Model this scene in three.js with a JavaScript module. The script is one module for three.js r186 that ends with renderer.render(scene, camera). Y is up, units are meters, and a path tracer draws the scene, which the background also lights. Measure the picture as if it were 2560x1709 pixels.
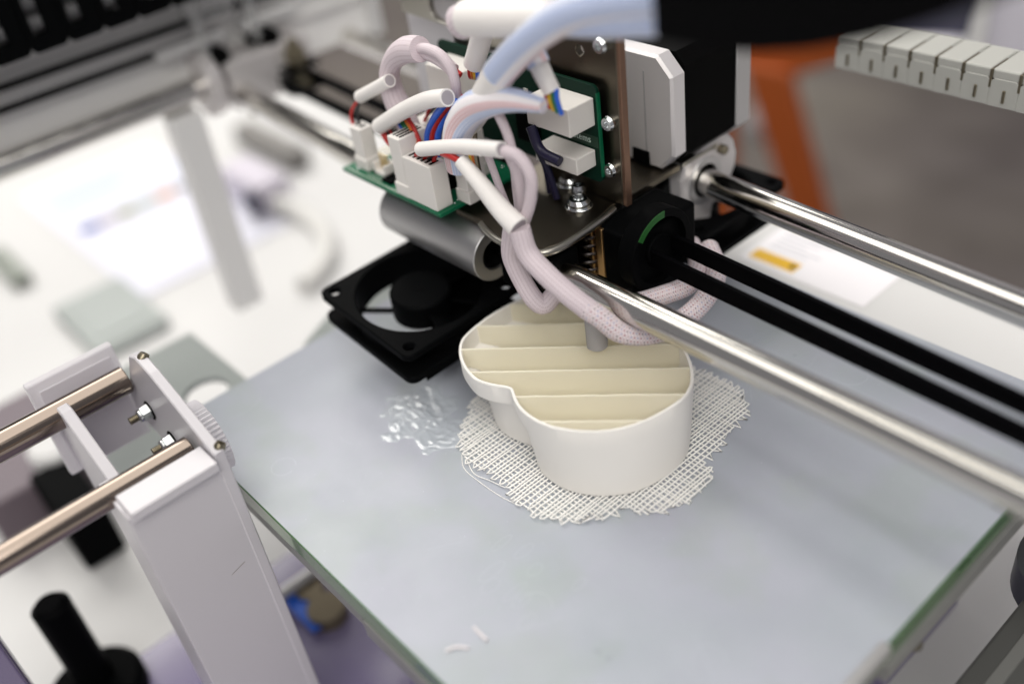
import * as THREE from 'three';
import { RoundedBoxGeometry } from 'three/addons/geometries/RoundedBoxGeometry.js';
import { mergeGeometries, toCreasedNormals } from 'three/addons/utils/BufferGeometryUtils.js';
import { RectAreaLightUniformsLib } from 'three/addons/lights/RectAreaLightUniformsLib.js';
import { ImprovedNoise } from 'three/addons/math/ImprovedNoise.js';

// Drawn in working units of 0.8 mm: y = 0 is the top of the glass, x runs along the carriage rods, z towards the viewer.
const K = 0.0008;
const V = (a) => new THREE.Vector3(a[0], a[1], a[2]);

/* ---------- camera, exposure, light ---------- */
const scene = new THREE.Scene();
const camera = new THREE.PerspectiveCamera(38.19, 1024 / 683, 0.02, 20);
camera.position.set(237.6 * K, 285 * K, 217.5 * K);
camera.quaternion.setFromRotationMatrix(new THREE.Matrix4().makeBasis(
  new THREE.Vector3(0.66412, -0.12268, -0.7375), new THREE.Vector3(-0.38152, 0.79272, -0.47543), new THREE.Vector3(0.64295, 0.59711, 0.47965)));
camera.focus = 404 * K;
camera.userData.fStop = 2.8;
const renderer = new THREE.WebGLRenderer({ antialias: true });
renderer.toneMapping = THREE.LinearToneMapping;
renderer.toneMappingExposure = 0.83;
renderer.shadowMap.enabled = true;
renderer.setSize(1024, 683);
scene.background = new THREE.Color(0.29, 0.285, 0.302);      // the pale hall around the machine
RectAreaLightUniformsLib.init();

const lampGlow = new THREE.MeshStandardMaterial({ color: 0x222222, emissive: new THREE.Color(1, 0.97, 0.9), emissiveIntensity: 2 });
const lampCase = new THREE.MeshStandardMaterial({ color: 0xdddddd, roughness: 0.6 });
let lampNo = 0;
function ceilingLamp(x, y, z, w, d, power, label) {
  const glow = lampGlow.clone(); glow.emissiveIntensity = power;
  const g = new THREE.Group(); g.name = 'ceiling_lamp' + (lampNo ? '_' + String(lampNo).padStart(3, '0') : ''); lampNo++;
  g.position.set(x * K, y * K, z * K);
  g.userData = { label, category: 'lamp' };
  const c = new THREE.Mesh(new THREE.BoxGeometry((w + 40) * K, 60 * K, (d + 40) * K), lampCase); c.name = 'housing'; c.position.y = 32 * K;
  const e = new THREE.Mesh(new THREE.BoxGeometry(w * K, 4 * K, d * K), glow); e.name = 'diffuser';
  g.add(c, e); scene.add(g);
  const l = new THREE.RectAreaLight(new THREE.Color(1, 0.975, 0.93), power, w * K, d * K);
  l.position.set(x * K, (y - 8) * K, z * K); l.lookAt(x * K, 0, z * K); scene.add(l);
}
ceilingLamp(-150, 2000, 150, 3000, 1300, 1.55, 'broad light panel above the machine');
ceilingLamp(-2500, 2000, 100, 2200, 1400, 3.9, 'bright light panel over the white table');
ceilingLamp(-2500, 2000, -1550, 2200, 1400, 3.4, 'bright light panel beyond the white table');
ceilingLamp(1500, 1800, 1500, 1600, 2600, 3.2, 'added fill light panel behind the photographer');  // unseen fill, added to brighten the beam, column and other upright faces

/* ---------- helpers ---------- */
let seed = 7;
const rnd = () => { seed = (seed * 1664525 + 1013904223) % 4294967296; return seed / 4294967296; };
const noise = new ImprovedNoise();
const taken = {};
const numbered = (n) => { const k = taken[n] = (taken[n] ?? -1) + 1; return k ? n + '_' + String(k).padStart(3, '0') : n; };

function thing(name, label, category, at = [0, 0, 0], group) {
  const o = new THREE.Group(); o.name = numbered(name);
  o.position.set(at[0] * K, at[1] * K, at[2] * K); o.userData = { label, category };
  if (group) o.userData.group = group;
  o.base = at; scene.add(o); return o;
}
function clean(g) {
  g = g.index ? g.toNonIndexed() : g;
  for (const k of Object.keys(g.attributes)) if (!['position', 'normal', 'uv'].includes(k)) g.deleteAttribute(k);
  if (!g.attributes.uv) g.setAttribute('uv', new THREE.BufferAttribute(new Float32Array(g.attributes.position.count * 2), 2));
  g.morphAttributes = {}; g.clearGroups?.(); return g;
}
// geometries given in working units in the machine's axes -> one mesh under its parent
function part(name, geos, mat, parent, label) {
  geos = (Array.isArray(geos) ? geos : [geos]).map(clean);
  const g = geos.length > 1 ? mergeGeometries(geos) : geos[0].clone();
  const b = parent.base; g.translate(-b[0], -b[1], -b[2]); g.scale(K, K, K);
  const m = new THREE.Mesh(g, mat); m.name = name; m.base = b; m.castShadow = m.receiveShadow = true;
  if (label) m.userData.label = label;
  parent.add(m); return m;
}
function single(name, label, category, geos, mat, at, group) {
  const t = thing(name, label, category, at, group); return part(name + '_body', geos, mat, t), t;
}
function structure(name, geos, mat) {
  geos = (Array.isArray(geos) ? geos : [geos]).map(clean);
  const g = geos.length > 1 ? mergeGeometries(geos) : geos[0]; g.scale(K, K, K);
  const m = new THREE.Mesh(g, mat); m.name = name; m.userData.kind = 'structure'; m.receiveShadow = m.castShadow = true; scene.add(m); return m;
}
function box(x0, x1, y0, y1, z0, z1, r = 0.4, seg = 2) {
  const w = x1 - x0, h = y1 - y0, d = z1 - z0; r = Math.min(r, w / 2.1, h / 2.1, d / 2.1);
  const g = r > 0 ? new RoundedBoxGeometry(w, h, d, seg, r) : new THREE.BoxGeometry(w, h, d);
  g.translate((x0 + x1) / 2, (y0 + y1) / 2, (z0 + z1) / 2); return g;
}
function along(g, p0, p1) {                                     // a solid about y, turned to run from p0 to p1
  const a = V(p0), b = V(p1), d = b.clone().sub(a);
  g.applyQuaternion(new THREE.Quaternion().setFromUnitVectors(new THREE.Vector3(0, 1, 0), d.clone().normalize()));
  g.translate((a.x + b.x) / 2, (a.y + b.y) / 2, (a.z + b.z) / 2); return g;
}
function rod(p0, p1, r, seg = 40, bev = 0.5) {                  // solid cylinder with small chamfers
  const L = V(p0).distanceTo(V(p1)), b = Math.min(bev, r * 0.4, L * 0.3);
  const pts = [[0, -L / 2], [r - b, -L / 2], [r, -L / 2 + b], [r, L / 2 - b], [r - b, L / 2], [0, L / 2]].map((q) => new THREE.Vector2(...q));
  return along(toCreasedNormals(new THREE.LatheGeometry(pts, seg), 0.5), p0, p1);
}
function pipe(p0, p1, ro, ri, seg = 40) {
  const L = V(p0).distanceTo(V(p1)), b = Math.min(0.4, (ro - ri) * 0.25);
  const pts = [[ri, -L / 2], [ro - b, -L / 2], [ro, -L / 2 + b], [ro, L / 2 - b], [ro - b, L / 2], [ri, L / 2], [ri, -L / 2]].map((q) => new THREE.Vector2(...q));
  return along(toCreasedNormals(new THREE.LatheGeometry(pts, seg), 0.5), p0, p1);
}
function hose(points, r, { seg = 48, round = 12, caps = true, swell } = {}) {
  const c = new THREE.CatmullRomCurve3(points.map(V), false, 'centripetal');
  const g = new THREE.TubeGeometry(c, seg, r, round, false);
  if (swell) {
    const p = g.attributes.position, n = g.attributes.normal;
    for (let i = 0; i <= seg; i++) for (let j = 0; j <= round; j++) {
      const k = i * (round + 1) + j, e = r * (swell(i / seg) - 1);
      p.setXYZ(k, p.getX(k) + n.getX(k) * e, p.getY(k) + n.getY(k) * e, p.getZ(k) + n.getZ(k) * e);
    }
  }
  if (!caps) return g;
  const ends = [[0, -1], [1, 1]].map(([t, s]) => {
    const e = new THREE.CircleGeometry(r * (swell ? swell(t) : 1) * 0.999, round), d = c.getTangent(t).multiplyScalar(s), p = c.getPoint(t);
    e.applyQuaternion(new THREE.Quaternion().setFromUnitVectors(new THREE.Vector3(0, 0, 1), d)); e.translate(p.x, p.y, p.z); return e;
  });
  return mergeGeometries([g, ...ends].map(clean));
}
// a flat shape [[a,b],...] thickened along an axis; plane 'xy' -> z, 'yz' -> x, 'xz' -> y, from lo to hi
function slab(plane, pts, lo, hi, { holes = [], bevel = 0.3, curve = 12 } = {}) {
  const sh = pts instanceof THREE.Shape ? pts : new THREE.Shape(pts.map((p) => new THREE.Vector2(p[0], p[1])));
  for (const h of holes) sh.holes.push(h);
  const b = Math.min(bevel, (hi - lo) * 0.3);
  const g = new THREE.ExtrudeGeometry(sh, { depth: hi - lo - 2 * b, bevelEnabled: b > 0, bevelThickness: b, bevelSize: b, bevelOffset: -b, bevelSegments: 1, curveSegments: curve });
  g.translate(0, 0, b + lo);
  if (plane === 'yz') g.applyMatrix4(new THREE.Matrix4().makeBasis(new THREE.Vector3(0, 1, 0), new THREE.Vector3(0, 0, 1), new THREE.Vector3(1, 0, 0)));
  if (plane === 'xz') g.applyMatrix4(new THREE.Matrix4().set(1, 0, 0, 0, 0, 0, 1, 0, 0, -1, 0, 0, 0, 0, 0, 1)).translate(0, 0, 0);
  return g;
}
// in plane 'xz' the second coordinate is -z
const ring = (cx, cy, r) => { const p = new THREE.Path(); p.absarc(cx, cy, r, 0, Math.PI * 2, true); return p; };
function roundRect(x0, x1, y0, y1, r) {
  const s = new THREE.Shape(); s.moveTo(x0 + r, y0); s.lineTo(x1 - r, y0); s.absarc(x1 - r, y0 + r, r, -Math.PI / 2, 0); s.lineTo(x1, y1 - r); s.absarc(x1 - r, y1 - r, r, 0, Math.PI / 2);
  s.lineTo(x0 + r, y1); s.absarc(x0 + r, y1 - r, r, Math.PI / 2, Math.PI); s.lineTo(x0, y0 + r); s.absarc(x0 + r, y0 + r, r, Math.PI, Math.PI * 1.5); return s;
}
function screw(p, dir, r, h) {                                   // cross-head or socket screw head
  const a = V(p), d = V(dir).normalize(), q = a.clone().addScaledVector(d, h);
  const pts = [[0, -h / 2], [r, -h / 2], [r, h * 0.1], [r * 0.8, h / 2], [r * 0.45, h / 2], [r * 0.38, h * 0.1], [0, h * 0.1]].map((v) => new THREE.Vector2(...v));
  return along(toCreasedNormals(new THREE.LatheGeometry(pts, 20), 0.4), a.toArray(), q.toArray());
}
function hexNut(p, dir, r, h) {
  const a = V(p), q = a.clone().addScaledVector(V(dir).normalize(), h);
  return along(toCreasedNormals(new THREE.CylinderGeometry(r * 0.92, r, h, 6), 0.3), a.toArray(), q.toArray());
}

/* ---------- materials ---------- */
const S = (r, g, b, roughness, metalness = 0, more = {}) => new THREE.MeshPhysicalMaterial({ color: new THREE.Color().setRGB(r, g, b), roughness, metalness, ...more });
function canvas(w, h, draw, srgb = true) {
  const c = document.createElement('canvas'); c.width = w; c.height = h; draw(c.getContext('2d'), w, h);
  const t = new THREE.CanvasTexture(c); t.wrapS = t.wrapT = THREE.RepeatWrapping; if (srgb) t.colorSpace = THREE.SRGBColorSpace; return t;
}
function data(w, h, fn, srgb) {
  const a = new Uint8Array(w * h * 4);
  for (let j = 0; j < h; j++) for (let i = 0; i < w; i++) { const c = fn(i / w, j / h); for (let k = 0; k < 3; k++) a[(j * w + i) * 4 + k] = Math.max(0, Math.min(255, c[k])); a[(j * w + i) * 4 + 3] = 255; }
  const t = new THREE.DataTexture(a, w, h); t.magFilter = THREE.LinearFilter; t.wrapS = t.wrapT = THREE.RepeatWrapping; if (srgb) t.colorSpace = THREE.SRGBColorSpace; t.needsUpdate = true; return t;
}
const fbm = (x, y, z, o = 4) => { let s = 0, a = 0.5; for (let i = 0; i < o; i++) { s += a * noise.noise(x, y, z); x *= 2; y *= 2; a *= 0.5; } return s; };
const brushedRough = data(256, 256, (u, v) => { const n = 140 + 45 * fbm(u * 3, v * 90, 3, 3) + 30 * fbm(u * 5, v * 7, 9, 3); return [n, n, n]; });
const speck = data(256, 256, (u, v) => { const n = 190 + 60 * fbm(u * 40, v * 40, 1, 3); return [n, n, n]; });
const M = {
  rod: S(0.66, 0.64, 0.60, 0.13, 1),
  rodPale: S(0.25, 0.205, 0.175, 0.16, 1),
  rodDull: S(0.74, 0.72, 0.69, 0.16, 1),
  steel: S(0.115, 0.10, 0.078, 0.62, 1, { roughnessMap: brushedRough }),
  steelLight: S(0.36, 0.345, 0.31, 0.6, 1, { roughnessMap: brushedRough }),
  copper: S(0.22, 0.13, 0.09, 0.45, 0.8),
  alu: S(0.62, 0.61, 0.61, 0.42, 1),
  aluDull: S(0.60, 0.59, 0.59, 0.55, 0.85),
  cast: S(0.66, 0.63, 0.63, 0.36, 0.45),
  zinc: S(0.72, 0.74, 0.75, 0.2, 1),
  bolt: S(0.25, 0.22, 0.16, 0.35, 1),
  black: S(0.0025, 0.0027, 0.003, 0.5, 0, { specularIntensity: 0.04 }),
  blackSoft: S(0.003, 0.003, 0.0033, 0.65, 0, { specularIntensity: 0.04 }),
  rubber: S(0.002, 0.002, 0.0025, 0.6, 0, { specularIntensity: 0.04 }),
  lamination: S(0.0028, 0.0028, 0.0028, 0.45, 0, { specularIntensity: 0.04 }),
  nylon: S(0.72, 0.69, 0.66, 0.5),
  sleeve: S(0.80, 0.77, 0.75, 0.5),
  sheer: S(0.70, 0.66, 0.68, 0.6),
  acrylic: S(0.52, 0.50, 0.53, 0.38, 0, { clearcoat: 0.25, clearcoatRoughness: 0.3 }),
  acrylicEdge: S(0.80, 0.77, 0.82, 0.3),
  clear: S(0.9, 0.9, 0.9, 0.12, 0, { transmission: 0.75, thickness: 0 }),
  frost: S(0.85, 0.83, 0.86, 0.6, 0, { transmission: 0.55, thickness: 0 }),
  panel: S(0.82, 0.81, 0.80, 0.6),
  white: S(0.61, 0.605, 0.605, 0.5),
  glassEdge: S(0.07, 0.15, 0.06, 0.12, 0, { clearcoat: 0.5 }),
  bedMetal: S(0.30, 0.30, 0.29, 0.5, 0.6),
  red: S(0.45, 0.012, 0.01, 0.4), blackWire: S(0.012, 0.01, 0.012, 0.4), blue: S(0.02, 0.12, 0.62, 0.4), green: S(0.01, 0.16, 0.05, 0.4),
  yellow: S(0.75, 0.48, 0.02, 0.4), orange: S(0.65, 0.16, 0.01, 0.4), navy: S(0.012, 0.01, 0.04, 0.4),
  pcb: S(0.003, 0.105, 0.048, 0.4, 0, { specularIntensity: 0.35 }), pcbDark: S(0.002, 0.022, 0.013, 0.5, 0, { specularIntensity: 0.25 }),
  pin: S(0.75, 0.6, 0.3, 0.3, 1), gold: S(0.62, 0.40, 0.2, 0.35, 1), dullBrass: S(0.2, 0.165, 0.11, 0.5, 0.5),
  print: S(0.81, 0.785, 0.75, 0.5, 0),
  raft: S(0.88, 0.865, 0.84, 0.5),
  greyPart: S(0.36, 0.35, 0.36, 0.6),
  sticker: S(0.003, 0.085, 0.006, 0.6),
  lavender: S(0.22, 0.19, 0.32, 0.25, 0, { clearcoat: 0.5, clearcoatRoughness: 0.15 }),
  slate: S(0.37, 0.40, 0.39, 0.55, 0),
  rib: S(0.975, 0.945, 0.84, 0.9, 0, { transmission: 0.55, thickness: 0 }),  // same plastic as print; yellower and lighter, bounced light put into the colour
};

/* ---------- the setting ---------- */
{
  const carpet = data(512, 512, (u, v) => { const a = fbm(u * 7, v * 7, 4, 4), b = fbm(u * 60, v * 60, 7, 2); return [100 + 64 * a + 26 * b, 93 + 66 * a + 26 * b, 90 + 52 * a + 26 * b]; }, true);
  carpet.repeat.set(1, 1);
  const f = new THREE.PlaneGeometry(9000, 9000); f.rotateX(-Math.PI / 2); f.translate(-1500, -900, -1500);
  structure('floor', f, S(0.9, 0.9, 0.9, 0.95, 0, { map: carpet }));
}
{
  const t = thing('white_table', 'large white table top under and beside the printer', 'table', [-400, -152, 0]);
  part('tabletop', slab('xz', [[-2200, -1500], [700, -1500], [700, 180], [-300, 290], [-2200, 345]], -176, -152), M.white, t);
  for (const [x, z] of [[-1900, 900], [500, 900], [-1900, -300], [300, -120]]) part('leg', rod([x, -900, z], [x, -176, z], 30, 24), M.panel, t);
}

/* ---------- build plate ---------- */
{
  const W = 150, D = 130.6;
  const marks = new Float32Array(1024 * 1024), put = (x, z, a) => { const i = Math.round((x / W + 1) * 512), j = Math.round((1 - z / D) * 512); if (i > 0 && i < 1024 && j > 0 && j < 1024) marks[j * 1024 + i] = Math.max(marks[j * 1024 + i], a); };
  for (let k = 0; k < 46; k++) {                                 // scratches and traces of earlier prints
    let x = (rnd() * 2 - 1) * W, z = (rnd() * 2 - 1) * D, a = rnd() * 6.3; const L = 6 + rnd() * 26, turn = (rnd() - 0.5) * (k % 3 ? 0.004 : 0.05), pale = 5 + rnd() * 9;
    for (let s = 0; s < L; s += 0.12) { x += Math.cos(a) * 0.12; z += Math.sin(a) * 0.12; a += turn; put(x, z, pale * (rnd() < 0.85 ? 1 : 0.3)); }
  }
  for (let k = 0; k < 260; k++) put((rnd() * 2 - 1) * W, (rnd() * 2 - 1) * D, 14 + rnd() * 34);
  for (let k = 0; k < 9; k++) {                                  // old loops of filament glue
    const cx = 20 + rnd() * 40, cz = 66 + rnd() * 30, r = 1.2 + rnd() * 1.4, l = 3 + rnd() * 4;
    for (let a = 0; a < 6.28; a += 0.03) put(cx + Math.cos(a) * r, cz + Math.sin(a) * l, 8);
  }
  const N = 1024, X = (u) => (u * 2 - 1) * W, Z = (v) => (1 - v * 2) * D;
  const color = data(N, N, (u, v) => {
    const x = X(u), z = Z(v), a = fbm(x * 0.014, z * 0.014, 2, 4), b = fbm(x * 0.05 + 9, z * 0.05, 6, 4), c = fbm(x * 0.02 + 30, z * 0.02 + 4, 8, 3);
    const film = Math.max(0, Math.min(1, 5 * (fbm(x * 0.022 + 3, z * 0.022 + 7, 12, 4) - 0.02)));
    const s = 0, f = marks[Math.round(v * N) * N + Math.round(u * N)];
    return [160 + 8 * a + 5 * b - 3 * film + 6 * c + s + f, 164 + 8 * a + 5 * b - 1 * film + 2 * c + s + f, 174 + 8 * a + 5 * b - 6 * film + 6 * c + s + f];
  }, true);
  const rough = data(N, N, (u, v) => {
    const x = X(u), z = Z(v), n = 0.4 + 0.26 * fbm(x * 0.03, z * 0.03, 21, 4) + 0.1 * fbm(x * 0.2, z * 0.2, 22, 3);
    const r = 255 * n; return [r, r, r];
  });
  const bump = data(N, N, (u, v) => { const x = X(u), z = Z(v), n = 128 + 60 * fbm(x * 0.06, z * 0.06, 33, 3) + 24 * fbm(x * 0.3, z * 0.3, 35, 2); return [n, n, n]; });
  const t = thing('build_plate', 'greyish translucent glass build plate with green edges under the white print', 'build plate', [0, -5, 0]);
  const top = new THREE.PlaneGeometry(2 * W - 1, 2 * D - 1); top.rotateX(-Math.PI / 2);
  part('glass_surface', top, new THREE.MeshPhysicalMaterial({ map: color, roughnessMap: rough, roughness: 1, bumpMap: bump, bumpScale: 0.0001, clearcoat: 0.0, ior: 1.52 }), t);
  part('glass_sheet', box(-W, W, -10.5, -0.1, -D, D, 0.7), M.glassEdge, t);
  {
    // wrinkled, half dried glue beside the raft
    const gx = 90, gz = 70, g = new THREE.PlaneGeometry(84, 64, gx * 2, gz * 2); g.rotateX(-Math.PI / 2); g.translate(-56, 0, 52);
    const p = g.attributes.position, keep = [];
    for (let i = 0; i < p.count; i++) {
      const x = p.getX(i), z = p.getZ(i), d = Math.hypot((x + 58) / 38, (z - 50) / 27), m = Math.max(0, Math.min(1, 1.5 * (0.9 - d + 0.8 * fbm(x * 0.09, z * 0.09, 5, 3))));
      const q = fbm(x * 0.13 + 0.8 * fbm(z * 0.1, x * 0.1, 3, 2), z * 0.19, 51, 2), ridge = 1 - Math.min(1, Math.abs(q) * 3.4);
      p.setY(i, -0.25 + m * (0.36 + 0.6 * ridge * m + 0.25 * fbm(x * 0.3, z * 0.3, 55, 2) + 0.5 * fbm(x * 0.1, z * 0.12, 57, 1)));
    }
    const src = g.index.array, out = [];
    for (let i = 0; i < src.length; i += 3) if (p.getY(src[i]) > -0.2 || p.getY(src[i + 1]) > -0.2 || p.getY(src[i + 2]) > -0.2) out.push(src[i], src[i + 1], src[i + 2]);
    g.setIndex(out); g.computeVertexNormals();
    single('glue_smear', 'shiny wrinkled patch of dried glue on the glass left of the raft', 'glue', g, S(0.40, 0.43, 0.475, 0.2, 0, { ior: 1.9 }), [-56, 0, 52]);
  }
  const b = thing('heated_bed', 'grey metal heated bed plate under the glass, notched along its edge', 'heated bed', [0, -11, 0]);
  part('bed_sheet', slab('xz', [[-149, -129.5], [-1, -129.5], [-1, -124], [3, -124], [3, -131.2], [120, -131.2], [148, -129], [148, -20], [151.4, -20], [151.4, 92], [148, 92], [148, 130], [-149, 130]], -20, -10.8), M.bedMetal, b);
  const clip = single('edge_clip', 'pale metal strip clipped on the right front edge of the glass', 'clip', [box(150.1, 151.4, -4.5, 0.4, 20, 52, 0.3), box(147.8, 151.2, 0.15, 0.6, 20, 52, 0.2)], M.alu, [150, -5, 40]);
}

/* ---------- raft and print ---------- */
const RAFT = [[-47, 34], [-36.9, 48.3], [-26.3, 55.3], [-16.3, 57], [-10.2, 55], [1.6, 54.6], [11.4, 58.8], [25.2, 57.4], [35, 51.7], [42.2, 44.7], [45.1, 39.2], [44, 33.2], [50.4, 31.4], [56.9, 26.3], [60.9, 18.3], [62.3, 9.5], [61.5, 0.2], [57.1, -4.8], [51.3, -7], [51.8, -16.8], [49.4, -28.4], [47.8, -37.7], [46, -43.3], [39.7, -49.1], [31.3, -51.6], [12, -50], [-20, -50], [-52, -45], [-66, -20], [-64, 5], [-54, 22]];
function crossings(poly, dirX, v) {                              // where a line of the grid crosses an outline
  const out = [];
  for (let i = 0; i < poly.length; i++) {
    const a = poly[i], b = poly[(i + 1) % poly.length], k = dirX ? 1 : 0, o = 1 - k;
    if ((a[k] - v) * (b[k] - v) < 0) out.push(a[o] + (b[o] - a[o]) * (v - a[k]) / (b[k] - a[k]));
  }
  return out.sort((p, q) => p - q);
}
{
  const t = thing('raft', 'loosely woven white printed raft under the white print', 'raft', [0, 0, 0]);
  function layer(dirX, pitch, r, y, shrink) {
    const runs = [[], []]; let flip = false; const lo = dirX ? -51 : -65, hi = dirX ? 58 : 62;
    const paths = []; let cur = null;
    for (let v = lo + rnd(); v < hi; v += pitch * (0.68 + 0.64 * rnd())) {
      const c = crossings(RAFT, dirX, v); if (c.length < 2) continue;
      for (let s = 0; s + 1 < c.length; s += 2) {
        let a = c[s] + shrink + 2.4 * rnd() - 1.2, b = c[s + 1] - shrink + 3.4 * rnd() - 1.9; if (b - a < 3) continue;
        const wob = () => (rnd() - 0.5) * 0.5, P = (q, w = v) => dirX ? [q, y + (rnd() - 0.5) * 0.15, w] : [w, y + (rnd() - 0.5) * 0.15, q];
        const line = [P(a, v + wob()), P(a + (b - a) * 0.12, v + wob() * 0.5), P(a + (b - a) * 0.4, v + wob() * 0.4), P(a + (b - a) * 0.7, v + wob() * 0.4), P(b - (b - a) * 0.08, v + wob() * 0.6), P(b, v + wob())];
        if (flip) line.reverse();
        const last = cur?.[cur.length - 1];
        if (cur && s === 0 && V(last).distanceTo(V(line[0])) < pitch * 2.3) {
          const m = flip ? Math.max(a, b) : Math.min(a, b), out = flip ? 1 : -1, k = 0.9 + rnd() * 0.9;
          cur.push(P(m + out * k, v - pitch * 0.75), P(m + out * k, v - pitch * 0.25), ...line);
        } else { cur = line; paths.push(cur); }
      }
      flip = !flip;
    }
    return paths.map((p) => hose(p, r, { seg: p.length * 3, round: 5, caps: false }));
  }
  const lower = part('lower_strands', layer(true, 2.05, 0.4, 0.55, 0), M.raft, t); lower.userData.kind = 'stuff';
  const upper = part('upper_strands', layer(false, 1.9, 0.38, 1.35, 0), M.raft, t); upper.userData.kind = 'stuff';
  part('loose_strand', [hose([[-27, 0.4, 55.5], [-20, 0.3, 60], [-8, 0.4, 61], [4, 0.3, 60.5], [11, 0.5, 59.5]], 0.2, { round: 5 }), hose([[-22, 0.8, 56.5], [-14, 0.5, 59.4], [-6, 0.6, 57.8], [2, 1, 56.5]], 0.22, { round: 5 })], M.raft, t);
}
{
  // [top x, top z, bottom x, bottom z]
  const O = [[-52, 27.8, -40.5, 23], [-47.1, 33.7, -36.5, 29.5], [-40.7, 38.1, -31, 32.8], [-33.7, 41, -25.5, 35], [-25.7, 42.5, -19.5, 35.8], [-18.1, 40.8, -13.5, 35], [-12.4, 37.9, -8.5, 33.7], [-10.2, 37.5, -6.6, 33.4], [-8.6, 38.2, -4.6, 34], [-4.3, 40.6, -1, 36.2], [1.2, 42.8, 4, 39.6], [7.9, 43.8, 9.5, 41.6], [16.4, 43.1, 18, 42], [24.9, 39.8, 25.5, 40.4], [31.9, 35.1, 32, 37], [37.7, 29.5, 38, 32], [42.1, 22.3, 42.6, 26], [45.1, 13.5, 46, 17], [46.5, 3.9, 47, 7], [46.3, -3.9, 46, -2.5], [43.6, -11.1, 42.5, -9.5], [39.6, -16.4, 38.5, -15], [33.3, -22, 32, -21], [25.8, -27, 25, -26], [17.2, -30.3, 16.5, -29], [7.7, -31.8, 7.5, -30.5], [-3, -32, -3, -30.5], [-15, -32.5, -14, -30], [-28, -33, -25, -29], [-40, -29.5, -34, -25], [-49, -20, -40, -16], [-54, -8, -43, -6], [-55.5, 4, -44.5, 4], [-54.8, 16.5, -43.5, 14]];
  const n = 200, P = (k) => new THREE.CatmullRomCurve3(O.map((o) => new THREE.Vector3(o[k], 0, o[k + 1])), true, 'centripetal');
  const T = P(0), B = P(2), tp = [], bp = [];
  for (let i = 0; i < n; i++) { tp.push(T.getPoint(i / n)); bp.push(B.getPoint(i / n)); }
  const inset = (pts, d) => pts.map((p, i) => { const a = pts[(i + n - 1) % n], b = pts[(i + 1) % n], t = b.clone().sub(a).normalize(); return new THREE.Vector3(p.x + t.z * -d * -1 * 1, 0, p.z - t.x * d); });
  const mix = (k, y) => tp.map((p, i) => { const far = Math.max(0, Math.min(1, (bp[i].distanceTo(p) - 3) / 4)), even = Math.max(0, Math.min(1, (y - 2) / 30)); return bp[i].clone().lerp(p, far * k + (1 - far) * even); });
  const area = tp.reduce((s, p, i) => s + p.x * tp[(i + 1) % n].z - tp[(i + 1) % n].x * p.z, 0), sg = area > 0 ? -1 : 1;
  const rings = [[bp, 1.9], [bp, 2.6], [mix(0.06, 12), 12], [mix(0.16, 20), 20], [mix(0.42, 23.2), 23.2], [mix(0.96, 25), 25], [mix(1, 26), 26], [tp, 33.6], [inset(tp, 0.25 * sg), 34], [inset(tp, 1.15 * sg), 34], [inset(tp, 1.4 * sg), 33.6], [inset(tp, 1.4 * sg), 25], [inset(mix(0.3, 20), 1.6 * sg), 20], [inset(bp, 1.6 * sg), 4]];
  const pos = [], idx = [];
  rings.forEach(([r, y]) => r.forEach((p) => pos.push(p.x, y + (y > 33 ? 0.16 * noise.noise(p.x * 0.35, p.z * 0.35, 2) : 0), p.z)));
  for (let k = 0; k + 1 < rings.length; k++) for (let i = 0; i < n; i++) { const a = k * n + i, b = k * n + (i + 1) % n, c = a + n, d = b + n; if (sg < 0) idx.push(a, c, b, b, c, d); else idx.push(a, b, c, b, d, c); }
  let wall = new THREE.BufferGeometry(); wall.setAttribute('position', new THREE.Float32BufferAttribute(pos, 3)); wall.setIndex(idx); wall.computeVertexNormals();
  wall = toCreasedNormals(wall, 0.55);
  const t = thing('printed_box', 'cream white printed lobed box with thin dividing ribs, half finished on its raft', '3D print', [0, 1.8, 0]);
  part('outer_wall', wall, M.print, t);
  const fl = slab('xz', bp.filter((_, i) => i % 2 === 0).map((p) => [p.x * 0.985, -p.z * 0.985]), 1.9, 4.2, { bevel: 0 });
  part('box_floor', fl, M.print, t);
  const d = [0.755, -0.656], nn = [0.656, 0.755];
  const levels = [[4, inset(bp, 1.2 * sg)], [12, inset(mix(0.06, 12), 1.2 * sg)], [20, inset(mix(0.16, 20), 1.2 * sg)], [23.2, inset(mix(0.42, 23.2), 1.0 * sg)], [25.4, inset(tp, 0.9 * sg)], [33.9, inset(tp, 0.8 * sg)]];
  const reach = (r, c) => {
    const hit = [];
    for (let i = 0; i < n; i++) { const a = r[i], b = r[(i + 1) % n], fa = a.x * nn[0] + a.z * nn[1] - c, fb = b.x * nn[0] + b.z * nn[1] - c; if (fa * fb < 0) { const q = a.clone().lerp(b, fa / (fa - fb)); hit.push(q.x * d[0] + q.z * d[1]); } }
    hit.sort((p, q) => p - q); return [hit[0], hit[hit.length - 1]];
  };
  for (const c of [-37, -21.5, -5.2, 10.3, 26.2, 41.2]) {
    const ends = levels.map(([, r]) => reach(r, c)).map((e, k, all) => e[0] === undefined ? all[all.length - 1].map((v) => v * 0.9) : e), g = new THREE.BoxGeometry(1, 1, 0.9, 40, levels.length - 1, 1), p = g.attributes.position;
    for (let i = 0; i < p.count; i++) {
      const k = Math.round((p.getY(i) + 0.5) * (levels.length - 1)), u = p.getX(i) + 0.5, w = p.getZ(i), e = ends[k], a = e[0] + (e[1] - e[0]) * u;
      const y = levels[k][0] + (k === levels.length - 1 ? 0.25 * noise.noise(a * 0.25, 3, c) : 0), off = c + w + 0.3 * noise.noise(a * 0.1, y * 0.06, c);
      p.setXYZ(i, a * d[0] + off * nn[0], y, a * d[1] + off * nn[1]);
    }
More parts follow.
